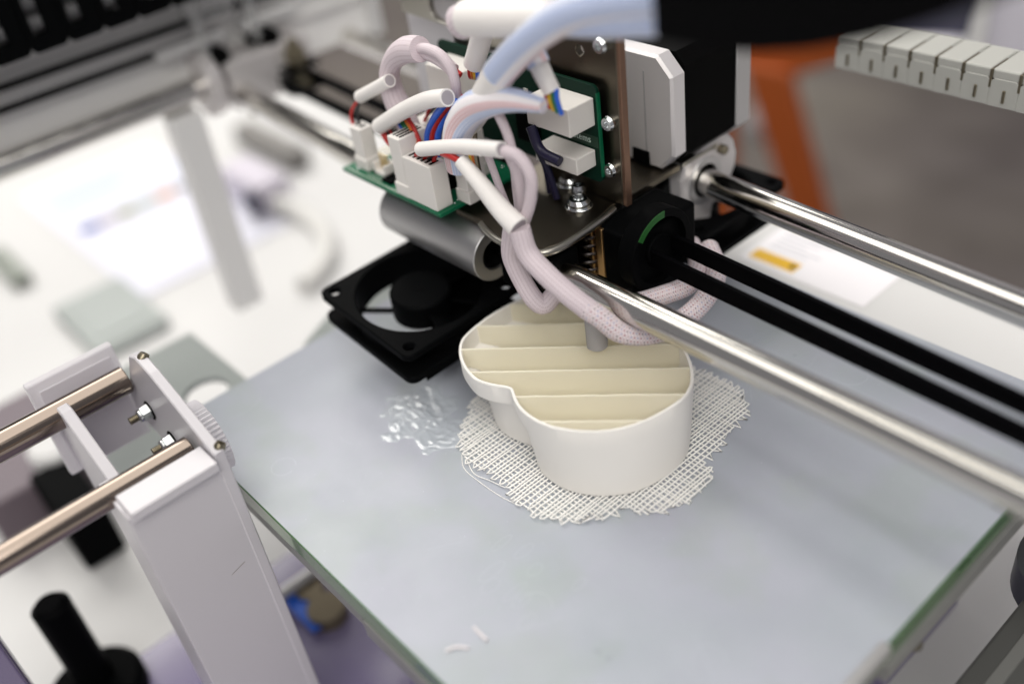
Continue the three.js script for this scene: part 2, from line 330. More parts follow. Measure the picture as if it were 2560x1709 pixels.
    g.computeVertexNormals();
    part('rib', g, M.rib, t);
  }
}
single('filament_scrap', 'short straight white filament scrap lying on the glass near its front edge', 'scrap', hose([[44.2, 0.6, 108.8], [48, 0.6, 109.1], [51.8, 0.6, 109.2]], 0.6, { round: 8 }), M.sheer, [48, 0, 109]);
single('filament_scrap', 'curved flat white filament scrap on the glass, nearest the front edge', 'scrap', hose([[44.3, 0.4, 121.8], [46, 0.5, 118.2], [49.4, 0.4, 115.6]], 0.55, { round: 8 }), M.sheer, [46, 0, 117]);

/* ---------- rods and belts ---------- */
{
  const t = thing('guide_rod', 'thick polished steel rod in front, passing through the aluminium cylinder', 'rod', [0, 60, -8]);
  part('rod_shaft', [rod([-75, 60, -8.2], [420, 60, -8.2], 6.2), rod([-345, 60.5, -28.5], [-92, 60, -14], 6.9)], M.rod, t);
  const u = thing('guide_rod', 'thick polished steel rod at the back, through the round bearing block', 'rod', [0, 60, -104]);
  part('rod_shaft', rod([-352, 60, -124.2], [420, 60, -75], 6.4), M.rod, u);
  const w = thing('guide_rod', 'steel rod along the grey side beam on the left', 'rod', [-345, 68, 0]);
  part('rod_shaft', rod([-345, 68, -12], [-345, 68, 420], 7.6), M.rodDull, w);
}
function belt(a, b, h, th, flat, teeth) {                         // toothed belt; flat belts lie, others stand on edge
  const A = V(a), B = V(b), L = A.distanceTo(B), gs = [flat ? box(-L / 2, L / 2, -th / 2, th / 2, -h / 2, h / 2, 0.2, 1) : box(-L / 2, L / 2, -h / 2, h / 2, -th / 2, th / 2, 0.2, 1)];
  if (teeth) for (let s = -L / 2 + 1; s < L / 2; s += 2.5) gs.push(flat ? box(s - 0.65, s + 0.65, teeth < 0 ? -th / 2 - 1 : th / 2 - 0.1, teeth < 0 ? -th / 2 + 0.1 : th / 2 + 1, -h / 2, h / 2, 0) : box(s - 0.65, s + 0.65, -h / 2, h / 2, teeth < 0 ? -th / 2 - 0.5 : th / 2 - 0.1, teeth < 0 ? -th / 2 + 0.1 : th / 2 + 0.5, 0));
  const g = mergeGeometries(gs.map(clean)), d = B.clone().sub(A).normalize();
  g.applyQuaternion(new THREE.Quaternion().setFromUnitVectors(new THREE.Vector3(1, 0, 0), d)); g.translate((A.x + B.x) / 2, (A.y + B.y) / 2, (A.z + B.z) / 2); return g;
}
single('drive_belt', 'thin black belt stretched across the machine, the one nearer the back rod', 'belt', belt([-330, 60, -72], [420, 60, -31.4], 7.6, 2.2, false, 0), M.rubber, [0, 60, -55], 'belts of the carriage');
single('drive_belt', 'thin black belt stretched across the machine, the one nearer the front rod', 'belt', belt([-330, 60, -54], [420, 60, -21], 7.6, 2.2, false, 0), M.rubber, [0, 60, -40], 'belts of the carriage');
single('side_belt', 'black toothed belt along the grey side beam, the upper run', 'belt', belt([-343, 107, -330], [-343, 110.5, 420], 7.5, 1.6, true, -1), M.rubber, [-343, 109, 40], 'belts of the side beam');
single('side_belt', 'black toothed belt along the grey side beam, the lower run ending at the white clamp', 'belt', belt([-343, 96.5, 12], [-343, 98.5, 420], 7.5, 1.6, true, 1), M.rubber, [-343, 97, 200], 'belts of the side beam');

/* ---------- left side beam, cross carriage, drag chain, post ---------- */
{
  const t = thing('side_beam', 'pale grey painted beam along the left of the printer', 'beam', [-352, 60, 60]);
  part('web', box(-366, -352, 58, 150, -142, 440, 0.8), M.panel, t);
  for (const y of [84, 120]) part('ledge', box(-352, -346.5, y, y + 3, -140, -40, 0.4), M.panel, t);
  part('ledge', box(-352, -347, 128, 132, -140, 440, 0.4), M.panel, t);
  part('end_block', box(-374, -346, 56, 100, -150, -141.6, 0.8), M.white, t);
  single('frame_post', 'upright pale grey post hanging down under the left beam', 'post', box(-354, -338, -86, 57, -2, 18, 1), S(0.74, 0.735, 0.735, 0.6), [-345, -86, 9]);
}
{
  const t = thing('rod_carriage', 'silver sliding block on the left rod where the carriage rods meet it', 'slider', [-345, 60, -30]);
  const disc = new THREE.Shape(); disc.absarc(-345, 70, 21, 0, Math.PI * 2);
  part('end_plate', slab('xy', disc, -17, -8, { bevel: 1, curve: 32, holes: [ring(-345, 68, 7.2)] }), M.cast, t);
  part('block', [box(-364, -326, 52, 82, -80, -21, 1.5)], M.cast, t);
  part('foot_screw', [rod([-326, 49, -32], [-326, 52, -32], 3, 18), rod([-318, 50, -26], [-318, 54, -26], 2.4, 16)], M.bolt, t);
  for (const [z, r] of [[-22, 6], [-58, 6]]) part('clamp_knob', [rod([-342, 86, z], [-330, 86, z], r, 24, 1.2), rod([-345, 86, z + 9], [-337, 86, z + 9], 3.4, 18)], M.blackSoft, t);
  part('belt_roller', [rod([-322, 54, -66], [-322, 78, -66], 6.5, 24), rod([-322, 78, -66], [-322, 84, -66], 3.5, 18)], M.bolt, t);
  part('roller_cheek', [box(-330, -314, 51, 53.5, -78, -54, 0.6), box(-330, -314, 66, 68, -78, -54, 0.6)], M.black, t);
  part('clear_guide', [rod([-338, 86, -16], [-338, 124, -16], 4, 20), rod([-338, 86, -52], [-338, 124, -52], 4, 20), box(-348, -330, 108, 126, -38, -12, 1)], M.clear, t);
  part('clamp_bar', [box(-346, -337, 93, 99, -32, 14, 1.2), box(-346, -337, 93, 99, -84, -44, 1.2)], M.white, t);
}
{
  const braid = canvas(64, 64, (c) => { c.fillStyle = '#a5a4a6'; c.fillRect(0, 0, 64, 64); c.strokeStyle = '#2b2b30'; c.lineWidth = 5; for (let i = -64; i < 128; i += 16) { c.beginPath(); c.moveTo(i, 0); c.lineTo(i + 64, 64); c.moveTo(i + 64, 0); c.lineTo(i, 64); c.stroke(); } });
  braid.repeat.set(60, 3);
  const t = thing('drag_chain', 'black cable chain over the left beam with grey braided cables showing between its links', 'cable chain', [-325, 124, 60]);
  for (let k = 0; k < 13; k++) {
    const z = -20 + k * 19.5, y = 131 + k * 0.05;
    const s = new THREE.Shape(); s.moveTo(z - 9.5, y + 3); s.quadraticCurveTo(z - 9.3, y, z - 6.2, y); s.lineTo(z + 6.4, y - 0.3); s.quadraticCurveTo(z + 9.3, y, z + 9.5, y + 3); s.lineTo(z + 9.5, y + 40); s.lineTo(z - 9.5, y + 40);
    const side = () => { const q = new THREE.Shape(s.getPoints(6).map((p) => new THREE.Vector2(p.y, p.x))); q.holes.push(new THREE.Path([[y + 7, z - 1.6], [y + 7, z + 6.4], [y + 36, z + 6.4], [y + 36, z - 1.6]].map((p) => new THREE.Vector2(...p)))); return q; };
    part('link', [slab('yz', side(), -304, -300, { bevel: 0.4 }), slab('yz', side(), -334, -330, { bevel: 0.4 }), box(-331, -302, y + 34, y + 38, z - 6.4, z - 2, 0.6), box(-331, -302, y + 1, y + 4, z - 6, z + 5, 0.6)], M.black, t);
  }
  for (const [x, h] of [[-310, 142], [-311, 152], [-320, 144], [-312, 162]]) part('braided_cable', hose([[x, h, -60], [x, h + 1, 60], [x, h, 250]], 4.6, { round: 10 }), S(1, 1, 1, 0.6, 0, { map: braid }), t);
}

/* ---------- carriage ---------- */
{
  const t = thing('tool_carriage', 'brushed steel carriage with an upright plate, screws and bearing block between the rods', 'carriage', [-50, 60, -50]);
  part('base_plate', slab('xz', [[-62, -0.3], [-55, -2.6], [-47, -4.4], [-38, -4.6], [-29, -3.4], [-23.5, 0], [-21.5, 6], [-21.3, 16], [-22.6, 31.5], [-25, 41], [-25.5, 86], [-80, 86], [-80, 0]], 72.6, 76, { bevel: 0.5 }), M.steel, t);
  part('plate_lip', hose([[-62, 74.2, 0.4], [-55, 74.2, 2.8], [-47, 74.2, 4.6], [-38, 74.2, 4.8], [-29, 74.2, 3.6], [-23.4, 74.2, 0], [-21.3, 74.2, -6], [-21.1, 74.2, -16], [-22.4, 74.2, -31.5], [-24.6, 74.2, -42]], 1.75, { seg: 60, round: 12 }), M.steelLight, t);
  part('rod_shroud', box(-52, -22.5, 49, 69, -18, 1.5, 1.5), M.black, t);
  part('upright_plate', slab('xy', [[-70, 76.2], [-20.8, 76.2], [-19.6, 152], [-70, 152]], -47.4, -44.2, { holes: [ring(-39.6, 140, 2.2)] }), M.steel, t);
  part('edge_band', slab('xy', [[-20.6, 76.3], [-18.6, 76.3], [-17.6, 152], [-19.4, 152]], -47.6, -44.0), M.copper, t);
  for (const p of [[-26, 145.1, -44.2], [-24.6, 113.3, -44.2], [-25.2, 92.2, -44.2]]) { const s = part('screw', screw(p, [0, 0, 1], 3.3, 3.2), M.zinc, t); }
  for (const p of [[-53.5, 76, -45], [-36, 76, -33]]) part('screw', [screw(p, [0, 1, 0], 5, 4), rod([p[0], 76, p[2]], [p[0], 76.8, p[2]], 6, 24)], M.zinc, t);
  part('screw', screw([-42, 76, -39], [0, 1, 0], 3.4, 6), M.zinc, t);
  // arm of the upright plate with a slot, and the white panel behind it
  const slot = new THREE.Path(); slot.moveTo(-92, 135.9); slot.lineTo(-131, 135.9); slot.absarc(-131, 141.5, 5.6, -Math.PI / 2, Math.PI / 2, true); slot.lineTo(-92, 147.1); slot.lineTo(-92, 135.9);
  part('slotted_arm', slab('xy', [[-159.8, 136], [-159, 135.1], [-124.5, 134.2], [-122, 131.8], [-121.4, 86], [-112.4, 86], [-112.4, 129], [-70.2, 129], [-70.2, 158], [-160, 158]], -47.4, -44.2, { holes: [slot], bevel: 0.4 }), M.steelLight, t);
  part('white_backplate', box(-174, -100, 72, 156, -59, -56, 0.4), M.acrylic, t);
  // bearing block
  const bb = new THREE.Shape([[78.2, -112], [78.8, -116], [76.5, -121.5], [71.5, -125.6], [65, -127.4], [58, -126.4], [51.5, -122.6], [47, -117], [44.5, -110], [36, -107.5], [30.5, -105.6], [28.6, -103], [29.2, -99], [38, -93.5], [46, -94.4], [52, -91.4], [56, -88], [66, -87.6], [72, -90], [75, -96]].map((p) => new THREE.Vector2(...p)));
  const blk = part('bearing_block', slab('yz', bb, -34, -26, { holes: [ring(60, -104, 12)], bevel: 1 }), M.cast, t);
  part('bearing_ring', pipe([-36, 60, -104], [-25.4, 60, -104], 11.8, 8.2), M.alu, t);
  part('bearing_seal', pipe([-36, 60, -104], [-26.6, 60, -104], 8.2, 6.5), M.blackSoft, t);
  part('pin', rod([-30, 71.5, -115], [-22.5, 71.5, -115], 2.3, 20), M.bolt, t);
  part('rust_spot', new THREE.CircleGeometry(2.6, 14).rotateY(Math.PI / 2).scale(1, 0.7, 1.2).translate(-25.85, 32.4, -103.6), S(0.35, 0.13, 0.04, 0.8), t);
  part('clamp_rail', box(-36, -25.6, 73.4, 75.4, -112, -88, 0.3), M.steelLight, t);
  // hot end under the plate
  part('heat_break', [0, 1, 2, 3, 4].map((k) => pipe([-31, 50 + k * 4, -31], [-31, 51.6 + k * 4, -31], 7.5, 3)), S(0.05, 0.045, 0.045, 0.25, 1), t);
  part('heat_pin', rod([-31, 46, -31], [-31, 72, -31], 3.4, 18), M.bolt, t);
  part('red_clip', box(-45, -38, 55, 70, -26, -20, 0.8), M.red, t);
  part('brass_strip', [box(-27.2, -24.6, 44, 72, -31.4, -28, 0.4), box(-23.6, -19.6, 44, 72, -31.4, -29, 0.4)], M.gold, t);
  part('nozzle_tube', rod([1.4, 37.6, -1.6], [1.4, 52, -1.6], 4.4, 28, 0.8), M.greyPart, t);
  part('left_bearing', [box(-152, -140, 71, 80, -40, -4, 1), box(-150, -120, 80.5, 83, -44, -30, 0.8)], M.steelLight, t);
}
{
  const t = thing('bearing_cylinder', 'matt aluminium cylinder around the front rod above the large black fan', 'cylinder', [-100, 60, -2]);
  part('shell', pipe([-128, 60.2, -1.6], [-58, 59.6, -1.6], 12.6, 7.4, 64), S(0.47, 0.465, 0.47, 0.45, 1), t);
  part('end_seal', pipe([-127, 60, -2.2], [-59, 60, -2.2], 7.4, 6.3), M.blackSoft, t);
}
{
  const t = thing('stepper_motor', 'black square stepper motor with silver end caps above the bearing block', 'motor', [-46, 76, -100]);
  const sq = (a, c) => [[-72 + a + c, 77 + a], [-20 - a - c, 77 + a], [-20 - a, 77 + a + c], [-20 - a, 129 - a - c], [-20 - a - c, 129 - a], [-72 + a + c, 129 - a], [-72 + a, 129 - a - c], [-72 + a, 77 + a + c]];
  part('front_cap', slab('xy', sq(0, 8), -85, -76, { bevel: 1.2 }), S(0.74, 0.71, 0.72, 0.35, 0.35), t);
  part('laminated_body', slab('xy', sq(0.8, 5), -119, -85, { bevel: 0 }), M.lamination, t);
  part('rear_cap', slab('xy', sq(0, 6), -129, -119, { bevel: 0.6 }), M.aluDull, t);
  part('connector', box(-44, -34, 77, 84, -79, -75.4, 0.5), M.black, t);
  part('cap_groove', [box(-36, -35.2, 80, 121, -76.1, -75.9, 0)], M.greyPart, t);
}
function circleFan(t, size, h, blades) {
  const H = size / 2, r = H * 0.88, corner = 4.5, hr = H * 0.42;
  const flange = () => { const s = roundRect(-H, H, -H, H, corner), hs = [ring(0, 0, r)]; for (const a of [-1, 1]) for (const b of [-1, 1]) hs.push(ring(a * H * 0.83, b * H * 0.83, H * 0.075)); return [s, hs]; };
  const put = (g) => g.rotateX(0);
  const gs = [];
  for (const [lo, hi] of [[-3.8, 0], [-h, -h + 3.8]]) { const [s, hs] = flange(); if (hi < 0) hs.length = 1; gs.push(slab('xz', s, lo, hi, { holes: hs, bevel: 0.5, curve: 28 })); }
  const o = { base: [0, 0, 0], add: (m) => t.add(m) };
  part('frame', gs, M.black, o);
  part('duct', pipe([0, -h + 1, 0], [0, -1, 0], r + 1.4, r, 72), M.black, o);
  part('hub', rod([0, -h + 3, 0], [0, -0.4, 0], hr, 56, 1), M.black, o);
  part('hub_mark', rod([0, -0.5, 0], [0, -0.15, 0], hr * 0.14, 20, 0.1), M.blackSoft, o);
  for (let k = 0; k < 3; k++) { const a = (k / 3) * Math.PI * 2 + 2.42; part('strut', along(new THREE.BoxGeometry(3.4, r - hr + 2, 2.2), [Math.cos(a) * (hr - 1), -h + 3, Math.sin(a) * (hr - 1)], [Math.cos(a) * (r + 1), -h + 3, Math.sin(a) * (r + 1)]), M.black, o); }
  for (const a of blades) {
    const g = new THREE.BoxGeometry(r - hr - 1.5, 0.9, 13, 6, 1, 6), p = g.attributes.position;
    for (let i = 0; i < p.count; i++) { const u = p.getX(i) / (r - hr), z = p.getZ(i); p.setY(i, p.getY(i) + z * (0.85 - 0.25 * u) * 0.75 - z * z * 0.02); p.setZ(i, z + u * 3); }
    g.computeVertexNormals(); g.translate((r + hr) / 2, -h / 2, 0); g.rotateY(a); part('blade', g, M.black, o);
  }
}
{
  const t = thing('cooling_fan', 'large square black fan beside the aluminium cylinder above the print', 'fan', [-93.3, 38, 18.6]);
  t.rotation.set(0.028, 0, -0.092); circleFan(t, 68, 17, [-0.1, 0.8, 1.7]);
  part('air_guide', slab('xz', [[32, -25], [32, 32], [-32, 32], [-32, 24], [-20, 24]], -21.4, -17.4, { bevel: 0.5 }), M.black, { base: [0, 0, 0], add: (m) => t.add(m) });
  const u = thing('cooling_fan', 'black square fan partly hidden under the bearing block and back rod', 'fan', [-44, 45, -115]);
  circleFan(u, 66, 18, [0, 0.9, 1.8, 2.7, 3.6, 4.5, 5.4]);
  const w = thing('hot_end_fan', 'black round hot end fan with a green sticker beside the belts', 'fan', [-12, 62, -46]);
  part('shroud', [box(-26, -3, 44, 72.4, -70, -30, 2), box(-24, -4, 34, 46, -62, -34, 2)], M.black, w);
  part('fan_ring', pipe([-8, 62, -44], [0.5, 62, -44], 18.5, 15, 56), M.black, w);
  part('fan_hub', rod([-8, 62, -44], [-1, 62, -44], 7, 32), M.black, w);
  const arc = new THREE.Shape(); arc.absarc(62, -44, 18.3, -0.1, 0.9); arc.absarc(62, -44, 15.3, 0.9, -0.1, true);
  part('green_sticker', slab('yz', arc, 0.52, 0.8, { bevel: 0 }), M.sticker, w);
}

/* ---------- circuit boards ---------- */
function housing(x0, x1, y0, y1, z0, z1, slits = 0) {              // white crimp connector, ribbed, with a wider foot
  const gs = [box(x0, x1, y0 + 3, y1, z0, z1, 0.5), box(x0 - 0.7, x1 + 0.7, y0, y0 + 6, z0 - 0.6, z1 + 0.6, 0.5)];
  for (let k = 0; k < slits; k++) { const x = x0 + (k + 0.5) * (x1 - x0) / slits; gs.push(box(x - 0.5, x + 0.5, y0 + 7, y1 - 2, z1 - 0.2, z1 + 0.35, 0.1, 1)); }
  return gs;
}
{
  const t = thing('circuit_board', 'bright green circuit board lying flat over the aluminium cylinder', 'circuit board', [-110, 79, -10]);
  part('board', box(-150, -74.5, 78.3, 80, -36, 12.2, 0.25, 1), M.pcb, t);
  part('connector', housing(-144, -135.4, 80, 101, -0.5, 7, 0), M.nylon, t, 'narrow tall white connector at the corner of the board');
  const h = part('pin_header', [box(-131.5, -121.5, 80, 82.2, -0.5, 6.5, 0.3), box(-131.5, -121.5, 80, 86, -0.5, 0.8, 0.3), box(-131.5, -130, 80, 86, -0.5, 6.5, 0.3), box(-123, -121.5, 80, 86, -0.5, 6.5, 0.3)], M.nylon, t, 'low open white pin header');
  part('pin', [-128.6, -126, -123.6].map((x) => box(x - 0.4, x + 0.4, 82, 90, 2.6, 3.4, 0.1, 1)), M.pin, h);
  part('connector', housing(-106, -97.5, 80, 108, -5, 11, 0), M.nylon, t, 'tall white connector beside the widest one');
  part('connector', [box(-96.8, -77.2, 80, 101, 2.5, 11.4, 0.5)], M.nylon, t, 'widest white connector at the front of the board');
  part('connector', housing(-78, -70.5, 80, 99, -12.5, -1.5, 0), M.nylon, t, 'white connector at the right edge of the board');
  part('connector', housing(-118, -108, 80, 104, -20, -8, 0), M.nylon, t, 'white connector in the back row of the board');
  part('connector', housing(-100, -86, 80, 102, -26, -14, 0), M.nylon, t, 'white connector in the middle of the board');
  const slots = (x0, x1, z0, z1, y, k) => [...Array(k).keys()].map((i) => box(x0 + (i + 0.25) * (x1 - x0) / k, x0 + (i + 0.75) * (x1 - x0) / k, y - 0.2, y + 0.12, z0, z1, 0));
  part('wire_slots', [...slots(-143, -136.4, 1.4, 5, 101, 2), ...slots(-105, -98.4, -3, 9, 108, 3), ...slots(-95.6, -78.4, 4.6, 9.4, 101, 6), ...slots(-77, -71.4, -10.6, -3.4, 99, 2)], M.blackSoft, t).userData.kind = 'stuff';
  part('solder_blobs', [...Array(60).keys()].map(() => new THREE.SphereGeometry(0.45 + rnd() * 0.3, 7, 5).scale(1, 0.6, 1).translate(-148 + rnd() * 71, 80, -34 + rnd() * 44)), M.zinc, t).userData.kind = 'stuff';
  part('capacitor', rod([-91, 80, -6], [-91, 90, -6], 4, 24), M.blackSoft, t);
  part('capacitor', rod([-126, 80, -24], [-126, 88, -24], 3.4, 22), M.blackSoft, t);
  for (const [x, z] of [[-110, 3], [-113, 3], [-116, 3], [-82, -20], [-140, -18]]) part('resistor', box(x - 0.9, x + 0.9, 80, 80.8, z - 1.6, z + 1.6, 0.1, 1), M.black, t);
  part('chip', box(-134, -122, 80, 81.6, -16, -8, 0.2, 1), M.blackSoft, t);
  part('chip', box(-122, -115, 80, 81.4, 3, 9, 0.2, 1), M.blackSoft, t);
  part('silk_line', [box(-148, -100, 80.02, 80.06, 10.6, 10.9, 0), box(-134, -120, 80.02, 80.06, 8.4, 8.7, 0)], M.nylon, t);
  part('solder_pin', [...Array(16).keys()].map((k) => box(-140 + k * 4, -139.4 + k * 4, 76.8, 78.4, 9, 9.6, 0)), M.zinc, t);
}
{
  const t = thing('circuit_board', 'dark green circuit board standing upright before the steel plate', 'circuit board', [-75, 85, -41]);
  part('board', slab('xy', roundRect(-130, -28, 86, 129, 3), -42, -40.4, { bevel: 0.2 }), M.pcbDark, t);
  part('board_rim', box(-28.6, -27.8, 89, 126, -42, -40.3, 0.1, 1), M.pcb, t);
  part('connector', [box(-55, -29.8, 112, 124, -40.4, -26, 0.6), box(-53, -50, 110.5, 112.5, -39, -28, 0.3), box(-45, -43.6, 111, 112.2, -39, -28, 0.2), box(-37, -35.6, 111, 112.2, -39, -28, 0.2)], M.nylon, t, 'wide white connector high on the upright board');
  part('connector', [box(-56, -31, 93.5, 101, -40.4, -29, 0.6), box(-38, -36, 92, 93.8, -39, -31, 0.3)], M.nylon, t, 'wide white connector low on the upright board');
  part('connector', [box(-122, -98, 104, 124, -40.4, -26, 0.6)], M.nylon, t, 'white connector at the left end of the upright board');
  part('chip', box(-78, -64, -0.1 + 94, 108, -40.4, -38.6, 0.3, 1), M.blackSoft, t);
  part('component', [[-88, 98], [-92, 106], [-60, 107], [-46, 90], [-84, 118], [-70, 118]].map(([x, y]) => box(x - 1.4, x + 1.4, y - 0.9, y + 0.9, -40.4, -39.5, 0.1, 1)), M.zinc, t);
  part('standoff', [rod([-33, 124, -44.4], [-33, 124, -42], 2, 16), rod([-33, 92, -44.4], [-33, 92, -42], 2, 16)], M.zinc, t);
  const print = canvas(256, 64, (c) => { c.fillStyle = '#06301f'; c.fillRect(0, 0, 256, 64); c.fillStyle = '#c4d6cd'; c.font = 'bold 46px sans-serif'; c.fillText('systems', 22, 46); });
  const pl = new THREE.PlaneGeometry(20, 5); pl.translate(-39, 104.4, -40.32);
  part('board_lettering', pl, S(1, 1, 1, 0.5, 0, { map: print }), t);
}

/* ---------- cables ---------- */
function braidTexture(bg, dots, rx, ry) {
  const t = canvas(96, 96, (c) => {
    c.fillStyle = bg; c.fillRect(0, 0, 96, 96);
    for (let j = 0; j < 8; j++) for (let i = 0; i < 8; i++) { c.fillStyle = dots[(j * 3 + ((j * 7 + i * 5) % 3)) % dots.length]; c.beginPath(); c.ellipse(i * 12 + (j % 2) * 6 + 3, j * 12 + 6, 3.1, 2.6, 0, 0, 7); c.fill(); }
    c.strokeStyle = 'rgba(255,255,255,0.35)'; c.lineWidth = 2; for (let i = -96; i < 192; i += 12) { c.beginPath(); c.moveTo(i, 0); c.lineTo(i + 96, 96); c.moveTo(i + 96, 0); c.lineTo(i, 96); c.stroke(); }
  });
  t.repeat.set(rx, ry); return t;
}
const streaks = canvas(128, 256, (c) => {                          // wires seen through a fine white mesh
  const cols = ['#a9b8dc', '#cdd4e6', '#e2ced2', '#d2a9a8', '#e2dccd', '#d9d8e6', '#b4c1de', '#d6b3b6', '#e4dfe2', '#aab9da'];
  cols.forEach((k, i) => { c.fillStyle = k; c.fillRect(0, i * 25.6, 128, 26); });
  c.fillStyle = 'rgba(245,243,248,0.62)'; for (let i = 0; i < 128; i += 8) for (let j = 0; j < 256; j += 8) { c.fillRect(i + ((j / 8) % 2) * 4, j, 4, 5); }
});
streaks.repeat.set(14, 1);
const paleMesh = braidTexture('#c9bac1', ['#a9949d', '#bdacb4', '#a48f98'], 16, 2);
const dotMesh = braidTexture('#cdbfc4', ['#9c5f6a', '#9490b2', '#77646d', '#bfa3a8'], 9, 2);
const MB = { streaks: S(1, 1, 1, 0.6, 0, { map: streaks }), pale: S(1, 1, 1, 0.65, 0, { map: paleMesh }), dots: S(1, 1, 1, 0.6, 0, { map: dotMesh }) };
const mouthShade = S(0.34, 0.31, 0.33, 0.8);
function sleeve(points, r, opt, parent) {                           // heat shrink tube; dark solid discs paint the shade of hollow ends
  const m = part('sleeve', hose(points, r, opt), M.sleeve, parent), c = new THREE.CatmullRomCurve3(points.map(V), false, 'centripetal');
  for (const [t, d] of [[0, -1], [1, 1]]) {
    const e = c.getTangent(t).multiplyScalar(d), p = c.getPoint(t), k = r * (opt.swell ? opt.swell(t) : 1);
    part('sleeve_mouth_shade', rod(p.clone().addScaledVector(e, -1).toArray(), p.clone().addScaledVector(e, 0.12).toArray(), k * 0.8, 16, 0.05), mouthShade, m);
  }
  return m;
}
const cable = (label, at) => thing('cable', label, 'cable', at);
{
  const a = cable('thick white sleeved cable lying level across the top, leading into the black chain', [0, 170, 0]);
  sleeve([[-51, 165.2, 0], [-28, 169, 0], [-4, 173.2, 0]], 6.6, { round: 20 }, a);
  part('braid', hose([[-5, 172.8, 0], [22, 177, 0], [60, 185, 0], [90, 192, 0]], 5.4, { round: 20 }), MB.streaks, a);
  part('frayed_end', hose([[-55, 163, 0], [-52, 164.5, 0], [-49, 165.5, 0]], 5.6, { round: 16, swell: (t) => 1.15 - 0.2 * t }), MB.pale, a);
  const b = cable('thick blue and pink braided cable curving down from the top into a white sleeve', [0, 160, 0]);
  part('braid', hose([[62, 191.5, 0], [27, 184.8, 2], [9, 178.8, 3], [-6, 170.4, 3], [-21, 159.9, 2], [-36, 147.4, 1]], 6, { round: 20 }), MB.streaks, b);
  sleeve([[-35, 148, 1], [-47, 135.4, 0], [-60, 122, -1]], 6.2, { round: 20, swell: (t) => 1 - 0.15 * t }, b);
  const c = cable('short white sleeved ribbon cable dropping from the top to the upright board', [-70, 140, -15]);
  sleeve([[-61, 155, -15], [-66, 146, -15], [-71, 138, -15]], 4.3, { round: 16 }, c);
  [M.red, M.orange, M.yellow, M.blue].forEach((m, k) => part('wire', hose([[-73.5 + k * 1.75, 138.8 + k * 0.7, -15], [-74 + k * 1.8, 133.4 + k * 0.6, -14.5], [-77 + k * 1.4, 130.6 + k * 0.2, -17], [-86, 128 - k * 0.3, -24]], 0.95, { round: 8 }), m, c));
  const d = cable('white sleeved ribbon cable plugged into the high connector of the upright board', [-26, 140, -13]);
  part('braid', hose([[-35, 158, -12], [-30.5, 152.6, -12], [-27.6, 148, -12]], 4.4, { round: 16 }), MB.streaks, d);
  sleeve([[-28.4, 149, -12], [-25.6, 143, -12.5], [-23.2, 138.4, -13]], 3.8, { round: 16, swell: (t) => 1 - 0.12 * t }, d);
  [M.red, M.yellow, M.green, M.blue].forEach((m, k) => part('wire', hose([[-26.3 + k * 1.9, 138.2 + k * 0.6, -13], [-26 + k * 1.9, 134.6 + k * 0.5, -12.6], [-25.4 + k * 1.9, 131 - k * 0.4, -13.5]], 0.98, { round: 8 }), m, d));
  [M.red, M.green, M.navy].forEach((m, k) => part('wire', hose([[-25, 131.4 + k, -14], [-33, 131 + k * 0.8, -14], [-45, 129 + k * 1.1, -15], [-54 - k * 2, 128 + k, -16]], 0.9, { round: 8 }), m, d));
}
